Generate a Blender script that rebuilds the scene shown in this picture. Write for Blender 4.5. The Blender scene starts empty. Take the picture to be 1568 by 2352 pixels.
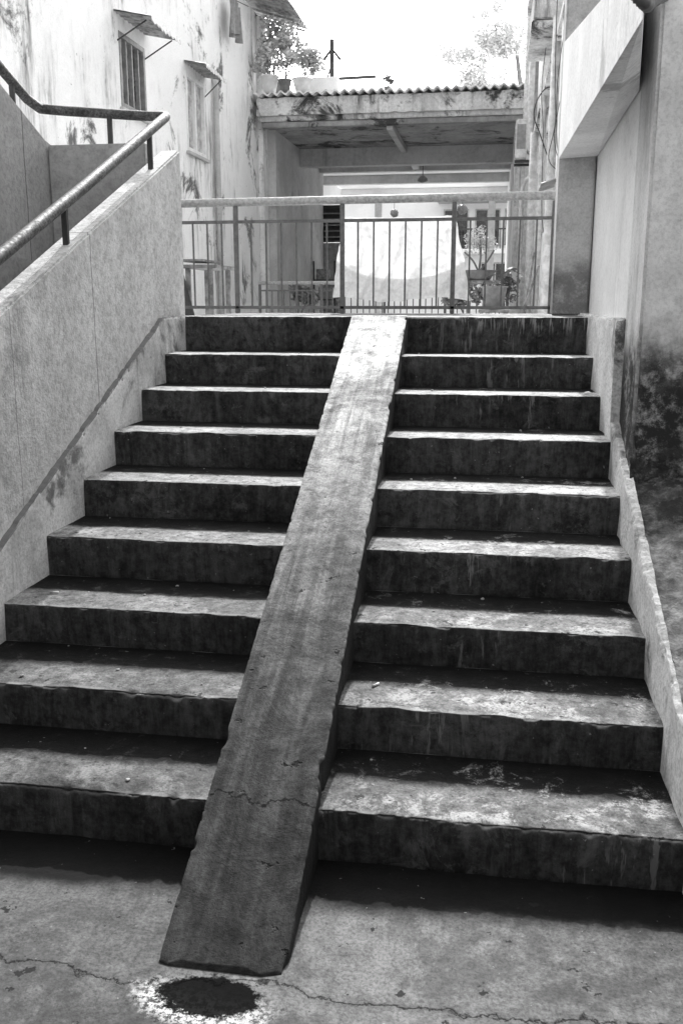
import bpy, bmesh, math, random
from mathutils import Vector, Matrix, noise
random.seed(7)
E=1.64
scene=bpy.context.scene
# ---------------------------------------------------------------- node helper
class NT:
    def __init__(s,name):
        s.m=bpy.data.materials.new(name); s.m.use_nodes=True
        s.t=s.m.node_tree; s.t.nodes.clear()
        s.out=s.n('ShaderNodeOutputMaterial'); s.b=s.n('ShaderNodeBsdfPrincipled')
        s.l(s.b.outputs[0],s.out.inputs[0])
        s.geo=s.n('ShaderNodeNewGeometry')
        s.pos=s.geo.outputs['Position']
        sp=s.n('ShaderNodeSeparateXYZ'); s.l(s.pos,sp.inputs[0]); s.X,s.Y,s.Z=sp.outputs
        sn=s.n('ShaderNodeSeparateXYZ'); s.l(s.geo.outputs['Normal'],sn.inputs[0]); s.NZ=sn.outputs[2]
    def n(s,t): return s.t.nodes.new(t)
    def l(s,a,b): s.t.links.new(a,b)
    def put(s,v,i):
        if isinstance(v,(int,float)): i.default_value=v
        else: s.l(v,i)
    def math(s,op,a,b=0.0,c=None,clamp=False):
        n=s.n('ShaderNodeMath'); n.operation=op; n.use_clamp=clamp
        s.put(a,n.inputs[0]); s.put(b,n.inputs[1])
        if c is not None: s.put(c,n.inputs[2])
        return n.outputs[0]
    def noise(s,scale,detail=4,rough=.6,stretch=(1,1,1),off=(0,0,0),dist=0):
        mp=s.n('ShaderNodeMapping'); mp.inputs['Scale'].default_value=stretch; mp.inputs['Location'].default_value=off
        s.l(s.pos,mp.inputs[0])
        n=s.n('ShaderNodeTexNoise'); n.inputs['Scale'].default_value=scale; n.inputs['Detail'].default_value=detail
        n.inputs['Roughness'].default_value=rough; n.inputs['Distortion'].default_value=dist
        s.l(mp.outputs[0],n.inputs['Vector']); return n.outputs[0]
    def rmp(s,v,a,b,c=0.0,d=1.0):
        n=s.n('ShaderNodeMapRange'); n.clamp=True; n.interpolation_type='SMOOTHSTEP'
        s.put(v,n.inputs[0])
        for i,k in enumerate((a,b,c,d)): s.put(k,n.inputs[i+1])
        return n.outputs[0]
    def mix(s,f,a,b):   # scalar mix
        n=s.n('ShaderNodeMix'); n.data_type='FLOAT'; s.put(f,n.inputs[0]); s.put(a,n.inputs[2]); s.put(b,n.inputs[3]); return n.outputs[0]
    def fin(s,val,rough=.85,bumps=(),spec=.3,metal=0):
        c=s.n('ShaderNodeCombineColor'); 
        for i in range(3): s.put(val,c.inputs[i])
        s.l(c.outputs[0],s.b.inputs['Base Color'])
        s.put(rough,s.b.inputs['Roughness']); s.put(spec,s.b.inputs['Specular IOR Level']); s.b.inputs['Metallic'].default_value=metal
        last=None
        for h,st,di in bumps:
            n=s.n('ShaderNodeBump'); n.inputs['Strength'].default_value=st; n.inputs['Distance'].default_value=di
            s.l(h,n.inputs['Height'])
            if last: s.l(last,n.inputs['Normal'])
            last=n.outputs[0]
        if last: s.l(last,s.b.inputs['Normal'])
        return s.m
def plain(name,v,rough=.6,metal=0,var=.25,scale=12,spec=.4,bump=.15):
    t=NT(name); a=t.noise(scale,5,.65)
    return t.fin(t.rmp(a,.3,.7,v*(1-var),v*(1+var)),rough,[(t.noise(scale*6,4),bump,.004)],spec,metal)
def plaster(name,lo,hi,stainv=.06,stain=.5,streak=.5,scale=1.6,grain=.35,grooves=(),low=None,seed=0,fine=150,gd=.003,big=1.1,stk=5,topv=None,thr=0.0):
    t=NT(name)
    a=t.noise(scale,6,.6,off=(seed,0,0)); b=t.noise(scale*9,5,.65,off=(0,seed,0)); gr=t.noise(fine*.5,3,.7,off=(1,seed,1))
    base=t.rmp(t.math('ADD',t.math('MULTIPLY',a,.6),t.math('MULTIPLY',b,.4)),.37,.63,lo,hi)
    base=t.math('MULTIPLY',base,t.rmp(gr,.3,.6,1-.35*grain,1.04))
    if streak>0:
        st=t.noise(1,6,.7,stretch=(stk,stk,.45),off=(seed,seed,0)); st2=t.noise(1,4,.7,stretch=(stk*4,stk*4,1.3),off=(seed,3,0))
        m=t.math('MULTIPLY',t.rmp(st,.50-thr,.70-thr),t.rmp(st2,.36,.62,.2,1),clamp=True)
        m=t.math('MULTIPLY',m,t.rmp(t.noise(.7,5,.7,off=(seed,7,7)),.40,.60))
        base=t.mix(t.math('MULTIPLY',m,streak),base,stainv)
    if stain>0:
        s1=t.noise(big,9,.74,off=(5+seed,2,1),dist=.6)
        m=t.rmp(s1,.57-thr,.66-thr)
        base=t.mix(t.math('MULTIPLY',m,stain),base,stainv)
        s2=t.noise(11,7,.75,off=(seed,9,1)); base=t.mix(t.math('MULTIPLY',t.rmp(s2,.63,.70),stain*.8),base,stainv)
    if low: # dirt band about a level: centre, half height, amount
        zc,zh,am=low
        nz=t.noise(2.6,8,.72,off=(seed,0,2))
        d=t.math('ABSOLUTE',t.math('SUBTRACT',t.math('ADD',t.Z,t.math('MULTIPLY',t.math('SUBTRACT',nz,.5),.8)),zc))
        m=t.math('MULTIPLY',t.rmp(d,zh,zh*.2),t.rmp(t.noise(9,8,.8,off=(seed,5,2)),.30,.54,.30,1))
        base=t.mix(t.math('MULTIPLY',m,am),base,stainv)
    for (axis,v,w) in grooves:
        ax={'x':t.X,'y':t.Y,'z':t.Z}[axis]
        d=t.math('ABSOLUTE',t.math('SUBTRACT',t.math('ADD',ax,t.math('MULTIPLY',t.noise(4,3),.02)),v+.01))
        base=t.mix(t.rmp(d,w,w*.4,0,.8),base,stainv*.6)
    if topv is not None: base=t.mix(t.rmp(t.NZ,.3,.7),base,topv)
    return t.fin(base,.9,[(t.noise(fine,3,.6),grain,gd),(t.noise(22,5,.6),.25,.006)],.15)

# ---------------------------------------------------------------- geometry helpers
def new(name,me,mat,parent=None,origin=(0,0,0),smooth=False):
    o=bpy.data.objects.new(name,me); scene.collection.objects.link(o)
    if mat: me.materials.append(mat)
    if smooth:
        for p in me.polygons: p.use_smooth=True
    if parent:
        o.parent=parent; o.location=Vector(origin)-wl(parent)
    else: o.location=Vector(origin)
    return o
def wl(o):
    v=Vector(o.location)
    while o.parent: o=o.parent; v+=Vector(o.location)
    return v
def raw(name,vs,fs,mat,parent=None,smooth=False,recalc=True):
    """vs are eye-relative coordinates"""
    xs=[v[0] for v in vs];ys=[v[1] for v in vs];zs=[v[2] for v in vs]
    og=Vector(((min(xs)+max(xs))/2,(min(ys)+max(ys))/2,min(zs)+E))
    me=bpy.data.meshes.new(name)
    me.from_pydata([(v[0]-og.x,v[1]-og.y,v[2]+E-og.z) for v in vs],[],fs)
    if recalc:
        bm=bmesh.new(); bm.from_mesh(me); bmesh.ops.recalc_face_normals(bm,faces=bm.faces); bm.to_mesh(me); bm.free()
    me.update()
    return new(name,me,mat,parent,og,smooth)
def thing(name,loc,label,cat,group=None):
    o=bpy.data.objects.new(name,None); scene.collection.objects.link(o); o.empty_display_size=.2
    o.location=(loc[0],loc[1],loc[2]+E); tag(o,label,cat,group); return o
def sub(name,loc,parent):
    o=bpy.data.objects.new(name,None); scene.collection.objects.link(o); o.parent=parent
    o.location=Vector((loc[0],loc[1],loc[2]+E))-wl(parent); return o
def tag(o,label,cat=None,group=None):
    o['label']=label
    if cat: o['category']=cat
    if group: o['group']=group
    return o
def boxes(name,bl,mat,parent=None,bev=.006):
    bm=bmesh.new()
    for (x0,x1,y0,y1,z0,z1) in bl:
        r=bmesh.ops.create_cube(bm,size=1)
        for v in r['verts']:
            v.co=Vector((x0+(v.co.x+.5)*(x1-x0),y0+(v.co.y+.5)*(y1-y0),z0+(v.co.z+.5)*(z1-z0)))
    if bev>0: bmesh.ops.bevel(bm,geom=bm.edges[:],offset=bev,segments=2,affect='EDGES')
    vs=[tuple(v.co) for v in bm.verts]; bm.verts.index_update(); fs=[[v.index for v in f.verts] for f in bm.faces]; bm.free()
    return raw(name,vs,fs,mat,parent)
def box(name,x0,x1,y0,y1,z0,z1,mat,parent=None,bev=.006): return boxes(name,[(x0,x1,y0,y1,z0,z1)],mat,parent,bev)
def prism(name,poly,axis,a,b,mat,parent=None,bev=.006):
    bm=bmesh.new()
    def P(p,t): return (t,p[0],p[1]) if axis=='x' else ((p[0],t,p[1]) if axis=='y' else (p[0],p[1],t))
    A=[bm.verts.new(P(p,a)) for p in poly];B=[bm.verts.new(P(p,b)) for p in poly]
    bm.faces.new(A);bm.faces.new(B[::-1]);n=len(poly)
    for i in range(n): bm.faces.new([A[i],B[i],B[(i+1)%n],A[(i+1)%n]])
    bmesh.ops.recalc_face_normals(bm,faces=bm.faces)
    if bev>0: bmesh.ops.bevel(bm,geom=bm.edges[:],offset=bev,segments=2,affect='EDGES')
    bm.verts.index_update()
    vs=[tuple(v.co) for v in bm.verts]; fs=[[v.index for v in f.verts] for f in bm.faces]; bm.free()
    return raw(name,vs,fs,mat,parent)
def tubedata(pts,r,seg=10,vs=None,fs=None,rf=None):
    vs=[] if vs is None else vs; fs=[] if fs is None else fs
    pts=[Vector(p) for p in pts]; n=len(pts); prev=None; b0=len(vs)
    for i,p in enumerate(pts):
        d=((pts[min(i+1,n-1)]-pts[max(i-1,0)])).normalized()
        if prev is None: u=d.cross(Vector((0,0,1)) if abs(d.z)<.9 else Vector((1,0,0))).normalized()
        else: u=(prev-d*prev.dot(d)).normalized()
        prev=u; w=d.cross(u); rr=r if rf is None else rf(i)
        for k in range(seg):
            a=2*math.pi*k/seg; vs.append(tuple(p+(u*math.cos(a)+w*math.sin(a))*rr))
    for i in range(n-1):
        for k in range(seg):
            a=b0+i*seg+k;b=b0+i*seg+(k+1)%seg
            fs.append([a,b,b+seg,a+seg])
    fs.append([b0+k for k in range(seg)][::-1]); fs.append([b0+(n-1)*seg+k for k in range(seg)])
    return vs,fs
def tube(name,pts,r,mat,parent=None,seg=10,rf=None):
    vs,fs=tubedata(pts,r,seg,rf=rf); return raw(name,vs,fs,mat,parent,smooth=True)
def smooth_path(pts,n=8):
    pts=[Vector(p) for p in pts]; out=[]
    for i in range(len(pts)-1):
        p0=pts[max(i-1,0)];p1=pts[i];p2=pts[i+1];p3=pts[min(i+2,len(pts)-1)]
        for k in range(n):
            t=k/n
            out.append(.5*((2*p1)+(p2-p0)*t+(2*p0-5*p1+4*p2-p3)*t*t+(3*p1-p0-3*p2+p3)*t**3))
    out.append(pts[-1]); return out
def lathe(name,prof,cx,cy,mat,parent=None,seg=20):
    vs=[];fs=[]
    for (r,z) in prof:
        for k in range(seg):
            a=2*math.pi*k/seg; vs.append((cx+r*math.cos(a),cy+r*math.sin(a),z))
    for i in range(len(prof)-1):
        for k in range(seg): fs.append([i*seg+k,i*seg+(k+1)%seg,(i+1)*seg+(k+1)%seg,(i+1)*seg+k])
    return raw(name,vs,fs,mat,parent,smooth=True)
def leaves(name,clumps,n,size,mat,parent=None,long=1.6):
    vs=[];fs=[]
    tot=sum(c[3]**2 for c in clumps)
    for (cx,cy,cz,r) in clumps:
        m=int(n*r*r/tot)
        for _ in range(m):
            d=Vector((random.gauss(0,1),random.gauss(0,1),random.gauss(0,1))).normalized()*r*(random.random()**.45)
            p=Vector((cx,cy,cz))+Vector((d.x,d.y,d.z*.8))
            if noise.noise(p*3.1/max(r,.15)*.3)<-.18: continue
            u=Vector((random.uniform(-1,1),random.uniform(-1,1),random.uniform(-.7,.7))).normalized()
            w=u.cross(Vector((random.uniform(-1,1),random.uniform(-1,1),random.uniform(-1,1)))).normalized()
            s=size*random.uniform(.6,1.3); b=len(vs)
            vs+= [tuple(p-u*s*long*.5),tuple(p+w*s*.35),tuple(p+u*s*long*.5),tuple(p-w*s*.35)]
            fs.append([b,b+1,b+2,b+3])
    return raw(name,vs,fs,mat,parent,recalc=False)
def facade(name,x,ys,zs,holes,depth,mat,parent,sgn=1):
    Y=sorted(set(ys+[h[0] for h in holes]+[h[1] for h in holes])); Z=sorted(set(zs+[h[2] for h in holes]+[h[3] for h in holes]))
    vs=[];fs=[]
    def q(a,b,c,d):
        k=len(vs); vs.extend([a,b,c,d]); fs.append([k,k+1,k+2,k+3] if sgn>0 else [k+3,k+2,k+1,k])
    for i in range(len(Y)-1):
        for j in range(len(Z)-1):
            cy=(Y[i]+Y[i+1])/2;cz=(Z[j]+Z[j+1])/2
            if any(h[0]<cy<h[1] and h[2]<cz<h[3] for h in holes): continue
            q((x,Y[i],Z[j]),(x,Y[i+1],Z[j]),(x,Y[i+1],Z[j+1]),(x,Y[i],Z[j+1]))
    xi=x-sgn*depth
    for (a,b,c,d) in holes:
        q((x,a,c),(x,a,d),(xi,a,d),(xi,a,c)); q((x,b,c),(xi,b,c),(xi,b,d),(x,b,d))
        q((x,a,c),(xi,a,c),(xi,b,c),(x,b,c)); q((x,a,d),(x,b,d),(xi,b,d),(xi,a,d))
    xb=x-sgn*.5; y0,y1,z0,z1=Y[0],Y[-1],Z[0],Z[-1]
    q((x,y0,z0),(x,y0,z1),(xb,y0,z1),(xb,y0,z0)); q((x,y1,z0),(xb,y1,z0),(xb,y1,z1),(x,y1,z1)); q((x,y0,z1),(x,y1,z1),(xb,y1,z1),(xb,y0,z1))
    return raw(name,vs,fs,mat,parent,recalc=False)

# ---------------------------------------------------------------- materials
def mat_steps():
    t=NT('worn_step_concrete')
    a=t.noise(2.2,8,.68); b=t.noise(26,6,.75); f=t.noise(110,3,.7); p=t.noise(7,9,.78,off=(3,1,2),dist=.5)
    right=t.rmp(t.X,-.6,.0)
    tr=t.rmp(t.math('ADD',t.math('MULTIPLY',a,.45),t.math('MULTIPLY',p,.55)),.38,.62,.10,.24)
    tr=t.math('MULTIPLY',tr,t.rmp(b,.3,.62,.45,1.1))
    tr=t.math('MULTIPLY',tr,t.rmp(f,.3,.65,.65,1.1))
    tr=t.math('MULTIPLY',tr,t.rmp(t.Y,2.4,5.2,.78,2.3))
    tr=t.math('MULTIPLY',tr,t.math('ADD',1.0,t.math('MULTIPLY',right,.35)))
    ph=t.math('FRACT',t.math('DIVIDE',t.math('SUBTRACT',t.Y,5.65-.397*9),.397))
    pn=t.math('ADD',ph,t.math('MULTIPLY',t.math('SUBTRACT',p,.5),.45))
    riser_shade=t.rmp(pn,.42,.56)
    tr=t.mix(t.math('MULTIPLY',riser_shade,.96),tr,.006)  # riser shadow painted near black into the rear of each tread, noisy edge
    worn=t.math('MULTIPLY',t.rmp(t.math('ADD',p,t.math('MULTIPLY',ph,-.12)),.47,.56),t.rmp(t.math('ADD',t.math('MULTIPLY',b,.6),t.math('MULTIPLY',f,.4)),.42,.53))
    tr=t.mix(t.math('MULTIPLY',worn,t.math('MULTIPLY',t.math('ADD',right,.18),.50)),tr,.55)
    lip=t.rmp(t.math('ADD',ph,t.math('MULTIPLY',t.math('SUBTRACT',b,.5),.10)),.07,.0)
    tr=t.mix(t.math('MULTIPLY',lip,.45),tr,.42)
    tr=t.mix(t.rmp(t.noise(24,4,.6,off=(8,8,8)),.64,.67,0,.85),tr,.03)
    st=t.noise(1,7,.75,stretch=(8,8,1.6),dist=.6); st2=t.noise(1,4,.7,stretch=(30,30,5),off=(6,0,0),dist=.5)
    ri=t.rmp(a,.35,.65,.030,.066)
    ri=t.math('MULTIPLY',ri,t.rmp(b,.3,.7,.5,1.6))
    ri=t.math('MULTIPLY',ri,t.rmp(st2,.35,.65,.75,1.25))
    ri=t.mix(t.rmp(st,.49,.69,0,.42),ri,.16)
    ri=t.mix(t.rmp(p,.54,.64,0,.58),ri,.16)
    ri=t.mix(t.rmp(t.noise(4.5,8,.8,off=(11,1,5)),.56,.62,0,.6),ri,.012)
    dm=t.rmp(t.noise(1.7,3,.6,off=(1.5,0,0)),.52,.62)
    drip=t.math('MULTIPLY',t.rmp(t.noise(1,4,.65,stretch=(30,30,4.0),off=(4,0,0)),.57,.63),dm)
    ri=t.mix(t.math('MULTIPLY',drip,t.math('MULTIPLY',right,.45)),ri,.35)
    top=t.math('MULTIPLY',t.rmp(t.Z,E-.21,E-.12),t.rmp(t.noise(1,3,.6,stretch=(70,70,5),off=(9,0,0)),.54,.60))
    ri=t.mix(t.math('MULTIPLY',top,t.math('MULTIPLY',t.rmp(t.X,-.3,-.1),.6)),ri,.40)
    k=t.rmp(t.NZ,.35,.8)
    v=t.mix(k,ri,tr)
    sp=t.rmp(t.noise(55,2,.5,off=(2,7,3)),.74,.76); v=t.mix(t.math('MULTIPLY',sp,.5),v,.4)
    return t.fin(v,t.rmp(a,.3,.7,.7,.9),[(f,.5,.003),(b,.6,.007),(p,.6,.016)],.10)
def mat_ramp():
    t=NT('ramp_concrete')
    a=t.noise(1.6,7,.65); s=t.noise(1,3,.6,stretch=(18,1.3,1.3),dist=1.0); f=t.noise(90,4,.75); b=t.noise(17,8,.8); c=t.noise(3.2,10,.8,off=(3,3,3),dist=.6); s3=t.noise(1,5,.75,stretch=(40,3,3),off=(5,5,0),dist=1.0)
    v=t.rmp(t.math('ADD',t.math('MULTIPLY',a,.25),t.math('ADD',t.math('MULTIPLY',s,.20),t.math('MULTIPLY',c,.55))),.39,.60,.12,.36)
    v=t.math('MULTIPLY',v,t.rmp(s3,.35,.62,.86,1.04))
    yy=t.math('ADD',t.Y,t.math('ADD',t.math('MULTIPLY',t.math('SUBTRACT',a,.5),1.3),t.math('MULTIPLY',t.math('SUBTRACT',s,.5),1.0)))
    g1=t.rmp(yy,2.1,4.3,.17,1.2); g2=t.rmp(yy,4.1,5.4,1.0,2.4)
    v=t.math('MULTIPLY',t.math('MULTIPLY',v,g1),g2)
    v=t.math('MULTIPLY',v,t.rmp(b,.3,.62,.5,1.15))
    v=t.math('MULTIPLY',v,t.rmp(f,.3,.6,.7,1.08))
    pitn=t.noise(15,4,.65,off=(1,2,3))
    v=t.mix(t.rmp(pitn,.67,.69,0,.9),v,.010)
    v=t.mix(t.math('MULTIPLY',t.rmp(t.noise(5,8,.8,off=(7,2,3)),.56,.63),.45),v,.03)
    gouge=t.math('MULTIPLY',t.rmp(t.noise(1,4,.7,stretch=(48,1.6,1.6),off=(2,0,0),dist=.9),.61,.66),t.rmp(t.noise(2,4,.6,off=(0,9,0)),.48,.6))
    v=t.mix(t.math('MULTIPLY',gouge,.45),v,.02)
    d=t.math('ABSOLUTE',t.math('SUBTRACT',t.math('ADD',t.Y,t.math('MULTIPLY',t.noise(7,6,.7),.16)),2.52))
    v=t.mix(t.rmp(d,.005,.0015),v,.004)
    v=t.mix(t.rmp(t.NZ,.5,.2,0,.85),v,.02)
    pit=t.rmp(pitn,.65,.70,1,0)
    return t.fin(v,t.rmp(a,.3,.7,.7,.9),[(f,.4,.003),(b,.8,.010),(c,.6,.018),(pit,.8,.01)],.12)
def mat_ground():
    t=NT('ground_concrete')
    a=t.noise(1.3,8,.68,off=(2,2,0)); b=t.noise(20,7,.75); f=t.noise(100,4,.7)
    v=t.rmp(t.math('ADD',t.math('MULTIPLY',a,.55),t.math('MULTIPLY',b,.45)),.37,.63,.065,.175)
    v=t.math('MULTIPLY',v,t.rmp(f,.3,.62,.6,1.15))
    v=t.math('MULTIPLY',v,t.rmp(t.X,-1.2,.2,.85,1.25))
    v=t.mix(t.math('MULTIPLY',t.rmp(t.noise(2.2,9,.78,off=(4,4,0),dist=.5),.50,.58),.5),v,.05)
    v=t.mix(t.rmp(t.math('ADD',t.Y,t.math('MULTIPLY',a,.25)),2.34,2.43,0,.96),v,.006)  # shadow of the lowest riser deepened in the ground colour
    wob=t.math('ADD',t.math('MULTIPLY',t.noise(3.2,9,.68,off=(0,0,4)),.28),t.math('MULTIPLY',t.X,-.02))
    d=t.math('ABSOLUTE',t.math('SUBTRACT',t.math('ADD',t.Y,wob),2.06))
    v=t.mix(t.rmp(d,.003,.0008,0,.95),v,.006)
    v=t.mix(t.rmp(d,.03,.0,0,.25),v,.04)
    v=t.mix(t.rmp(t.noise(13,4,.65,off=(3,5,1)),.645,.665,0,.9),v,.02)
    v=t.mix(t.math('MULTIPLY',t.rmp(t.noise(40,3,.6,off=(3,1,1)),.70,.72),.5),v,.35)
    dx=t.math('MULTIPLY',t.math('ADD',t.X,.62),.72); dy=t.math('MULTIPLY',t.math('SUBTRACT',t.Y,1.875),1.3)
    r=t.math('SQRT',t.math('ADD',t.math('MULTIPLY',dx,dx),t.math('MULTIPLY',dy,dy)))
    rn=t.math('ADD',r,t.math('MULTIPLY',t.math('SUBTRACT',t.noise(22,8,.8),.5),.13))
    sp=t.math('MULTIPLY',t.rmp(t.noise(60,5,.8,off=(0,6,0)),.46,.54),t.rmp(rn,.160,.095)) 
    v=t.mix(t.math('MULTIPLY',sp,t.rmp(t.math('ADD',t.Y,t.math('MULTIPLY',t.X,.2)),1.80,1.70,.10,1)),v,.6)
    m=t.rmp(rn,.096,.084)
    v=t.mix(t.math('MULTIPLY',m,.985),v,.005)
    return t.fin(v,.9,[(f,.5,.003),(b,.6,.007),(t.rmp(d,.006,0,1,0),.6,.01)],t.rmp(rn,.084,.1,0.02,.10))
M={}
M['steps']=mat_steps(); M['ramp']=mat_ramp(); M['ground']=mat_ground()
M['parapet']=plaster('stucco_parapet',.54,.74,.16,.35,1.0,1.2,.9,grooves=[('y',4.37,.005),('y',3.55,.003)],fine=70,gd=.007)
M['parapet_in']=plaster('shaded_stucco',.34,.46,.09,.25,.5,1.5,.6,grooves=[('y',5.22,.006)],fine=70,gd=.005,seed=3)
M['skirt']=plaster('skirting_plaster',.46,.72,.10,.85,1.0,3,.8,seed=5,topv=.16,thr=.04)
M['facade']=plaster('whitewashed_facade',.88,.95,.10,.95,.95,.9,.25,seed=14,big=1.0,stk=2.4,thr=.02)
M['facade2']=plaster('whitewashed_side_facade',.76,.92,.07,.8,.9,1.5,.3,seed=21,thr=.03)
M['slab']=plaster('weathered_slab',.55,.85,.04,.95,1.0,2.0,.4,seed=31,stk=4,thr=.05)
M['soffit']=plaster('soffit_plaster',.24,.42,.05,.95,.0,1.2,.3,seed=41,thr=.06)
M['white']=plaster('white_interior',.85,.92,.3,.1,.1,1.4,.15,seed=51)
M['greywall']=plaster('grey_wall',.45,.6,.12,.4,.4,1.3,.3,seed=61)
M['panel']=plaster('pale_panel',.80,.92,.2,.3,.3,1.8,.3,seed=71,stk=3)
M['beam']=plaster('beam_plaster',.74,.88,.2,.5,.5,2.2,.45,seed=75,stk=3)
M['pillar']=plaster('pillar_plaster',.38,.58,.07,.5,.6,2.5,.5,low=(E+.0,.35,.7),seed=81)
M['pier']=plaster('stained_pier',.62,.80,.03,.35,.45,1.5,.5,low=(E-.50,.52,1.0),seed=91,stk=3)
M['rough']=plaster('rough_aggregate',.26,.58,.035,.75,.3,4,1.0,low=(E-.70,.42,1.0),seed=91,fine=45,gd=.015,thr=.03)
M['cheek']=plaster('cheek_plaster',.60,.84,.09,.95,.8,3,.9,seed=99,thr=.035)
M['court']=plain('courtyard_paving',.6,.85)
M['metal']=plain('painted_rail_metal',.14,.5,.0,.25,30,.3)
M['metal_l']=plain('pale_rail_metal',.42,.5,.0,.3,40,.4)
def mat_pipe():
    t=NT('mottled_handrail_metal'); a=t.noise(70,5,.75); b=t.noise(9,5,.7)
    v=t.math('MULTIPLY',t.rmp(a,.40,.62,.05,.14),t.rmp(b,.3,.7,.5,1.2))
    return t.fin(v,t.rmp(a,.4,.6,.7,.5),[(a,.25,.003)],.3,.1)
M['pipe']=mat_pipe()
M['dark']=plain('dark_metal',.05,.6)
M['mid']=plain('mid_grey_metal',.25,.5)
M['hose']=plain('dark_corrugated_plastic',.10,.5)
M['pvc']=plain('pvc_pipe',.6,.4,var=.25)
M['wire']=plain('black_cable',.02,.6)
M['frame']=plain('window_frame_paint',.45,.5); M['framel']=plain('pale_frame_paint',.8,.5,var=.1)
M['roof']=plain('corrugated_roofing',.7,.85,var=.4,scale=5,spec=.1)
M['tin']=plain('tin_awning',.34,.5,.3,.5)
M['pot']=plain('glazed_pot',.7,.4,var=.1); M['potd']=plain('clay_pot',.16,.7)
M['leaf']=plain('foliage',.18,.6,var=.5,scale=8); M['leafl']=plain('pale_foliage',.55,.6,var=.4,scale=4)
M['bark']=plain('bark',.16,.9); M['wood']=plain('old_wood',.22,.8,var=.5)
M['paper']=plain('white_paper',.75,.8); M['stone']=plain('pebble',.3,.9)
def mat_glass(nm,a,b):
    t=NT(nm); return t.fin(t.rmp(t.noise(5,6,.7),.42,.6,a,b),.15,(),.5)
M['glass']=mat_glass('window_glass',.02,.20); M['glassl']=mat_glass('pale_window_glass',.35,.65); M['glassd']=mat_glass('dark_opening',.01,.05)
def mat_cloth():
    t=NT('thin_white_cloth')
    s_=t.math('ABSOLUTE',t.math('DIVIDE',t.math('ADD',t.X,.69),.46))
    edge=t.math('ADD',E+.155,t.math('MULTIPLY',t.math('POWER',s_,2.6),.12))
    up=t.rmp(t.math('SUBTRACT',t.Z,edge),-.006,.006)
    t.fin(t.rmp(t.noise(40,5,.7),.3,.7,.72,.90),.9,[(t.noise(8,6,.7),1.0,.05)],.1)
    tl=t.n('ShaderNodeBsdfTranslucent'); tl.inputs[0].default_value=(.80,.80,.80,1)
    tp=t.n('ShaderNodeBsdfTransparent'); m1=t.n('ShaderNodeMixShader'); m2=t.n('ShaderNodeMixShader')
    t.l(t.mix(up,.14,.33),m1.inputs[0]); t.l(t.b.outputs[0],m1.inputs[1]); t.l(tl.outputs[0],m1.inputs[2])
    t.l(t.mix(up,.08,.01),m2.inputs[0]); t.l(m1.outputs[0],m2.inputs[1]); t.l(tp.outputs[0],m2.inputs[2]); t.l(m2.outputs[0],t.out.inputs[0])
    return t.m
M['cloth']=mat_cloth()

# ---------------------------------------------------------------- ground
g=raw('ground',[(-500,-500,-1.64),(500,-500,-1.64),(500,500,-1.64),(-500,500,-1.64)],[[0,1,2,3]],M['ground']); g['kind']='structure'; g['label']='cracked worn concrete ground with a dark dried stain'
c=box('courtyard',-4.45,30,7.16,75,-1.6,-.65,M['court'],bev=0); c['kind']='structure'; c['label']='paved upper courtyard'

# ---------------------------------------------------------------- staircase
ZK={0:-1.64,1:-1.475,2:-1.32,3:-1.165,4:-.99,5:-.815,6:-.64,7:-.47,8:-.30,9:-.094}
YK={k:5.65-.397*(9-k) for k in range(1,10)}; YK[10]=7.08
stair=thing('concrete_staircase',(-.65,4.5,-1.64),'worn dark concrete staircase with a narrow ramp strip on it','staircase')
def N(x,y=0,z=0): return noise.noise(Vector((x,y,z)))
def step(k):
    y0=YK[k]; y1=YK[k+1]+.06; z1=ZK[k]; z0=ZK[k-1]-.04
    wear=[0,2.4,1.7,1.2,.95,.85,.75,.65,.65,.7][k]
    h=z1-z0
    prof=[]
    for d in (h,h*.75,h*.5,.08,.055,.036,.022,.012,.005): prof.append((0,-d,d))
    prof.append((0,0,0))
    for d in (.005,.012,.022,.036,.055,.08,.12,.18,.26,.34): prof.append((d,0,d))
    prof.append((y1-y0,0,9))
    nx=420; xa,xb=-1.89,.62; vs=[];fs=[];m=len(prof)
    for i in range(nx+1):
        x=xa+(xb-xa)*i/nx
        n1=N(x*4.1,k*7.3); n2=N(x*17,k*3.1,5); n3=N(x*52,k*2.2,9)
        big=max(0,N(x*2.3,k*5.7,8)-.2)
        chip=.0035+wear*(.010*max(0,n1)+.024*max(0,n2-.12)+.012*max(0,n3)+.055*big*(.5+.5*abs(n2)))
        wave=.003*N(x*1.7,k*4.4,2)*wear+.002*N(x*6,k,3)
        for (dy,dz,d) in prof:
            f=math.exp(-d/.016) if d<5 else 0
            g2=math.exp(-d/.12)
            surf=.0045*N(x*9,(dy+k)*9,dz*9)
            y=y0+dy+wave*(1 if dy==0 else g2)+chip*f*(.75 if dy==0 else .35)
            z=z1+dz-chip*f*(.55 if dz==0 else .35)+ (0.002*N(x*4,dy*7+k,1)*wear+.5*surf if dz==0 and d<5 else 0)
            if dy==0: y+=surf*1.2
            vs.append((x,y,z))
        vs.append((x,y1,z0))
    mm=m+1
    for i in range(nx):
        for j in range(mm):
            a=i*mm+j;b=i*mm+(j+1)%mm; fs.append([a,b,b+mm,a+mm])
    fs.append([j for j in range(mm)]); fs.append([nx*mm+j for j in range(mm)][::-1])
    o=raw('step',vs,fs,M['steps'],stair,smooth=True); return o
for k in range(1,10): step(k)
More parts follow.
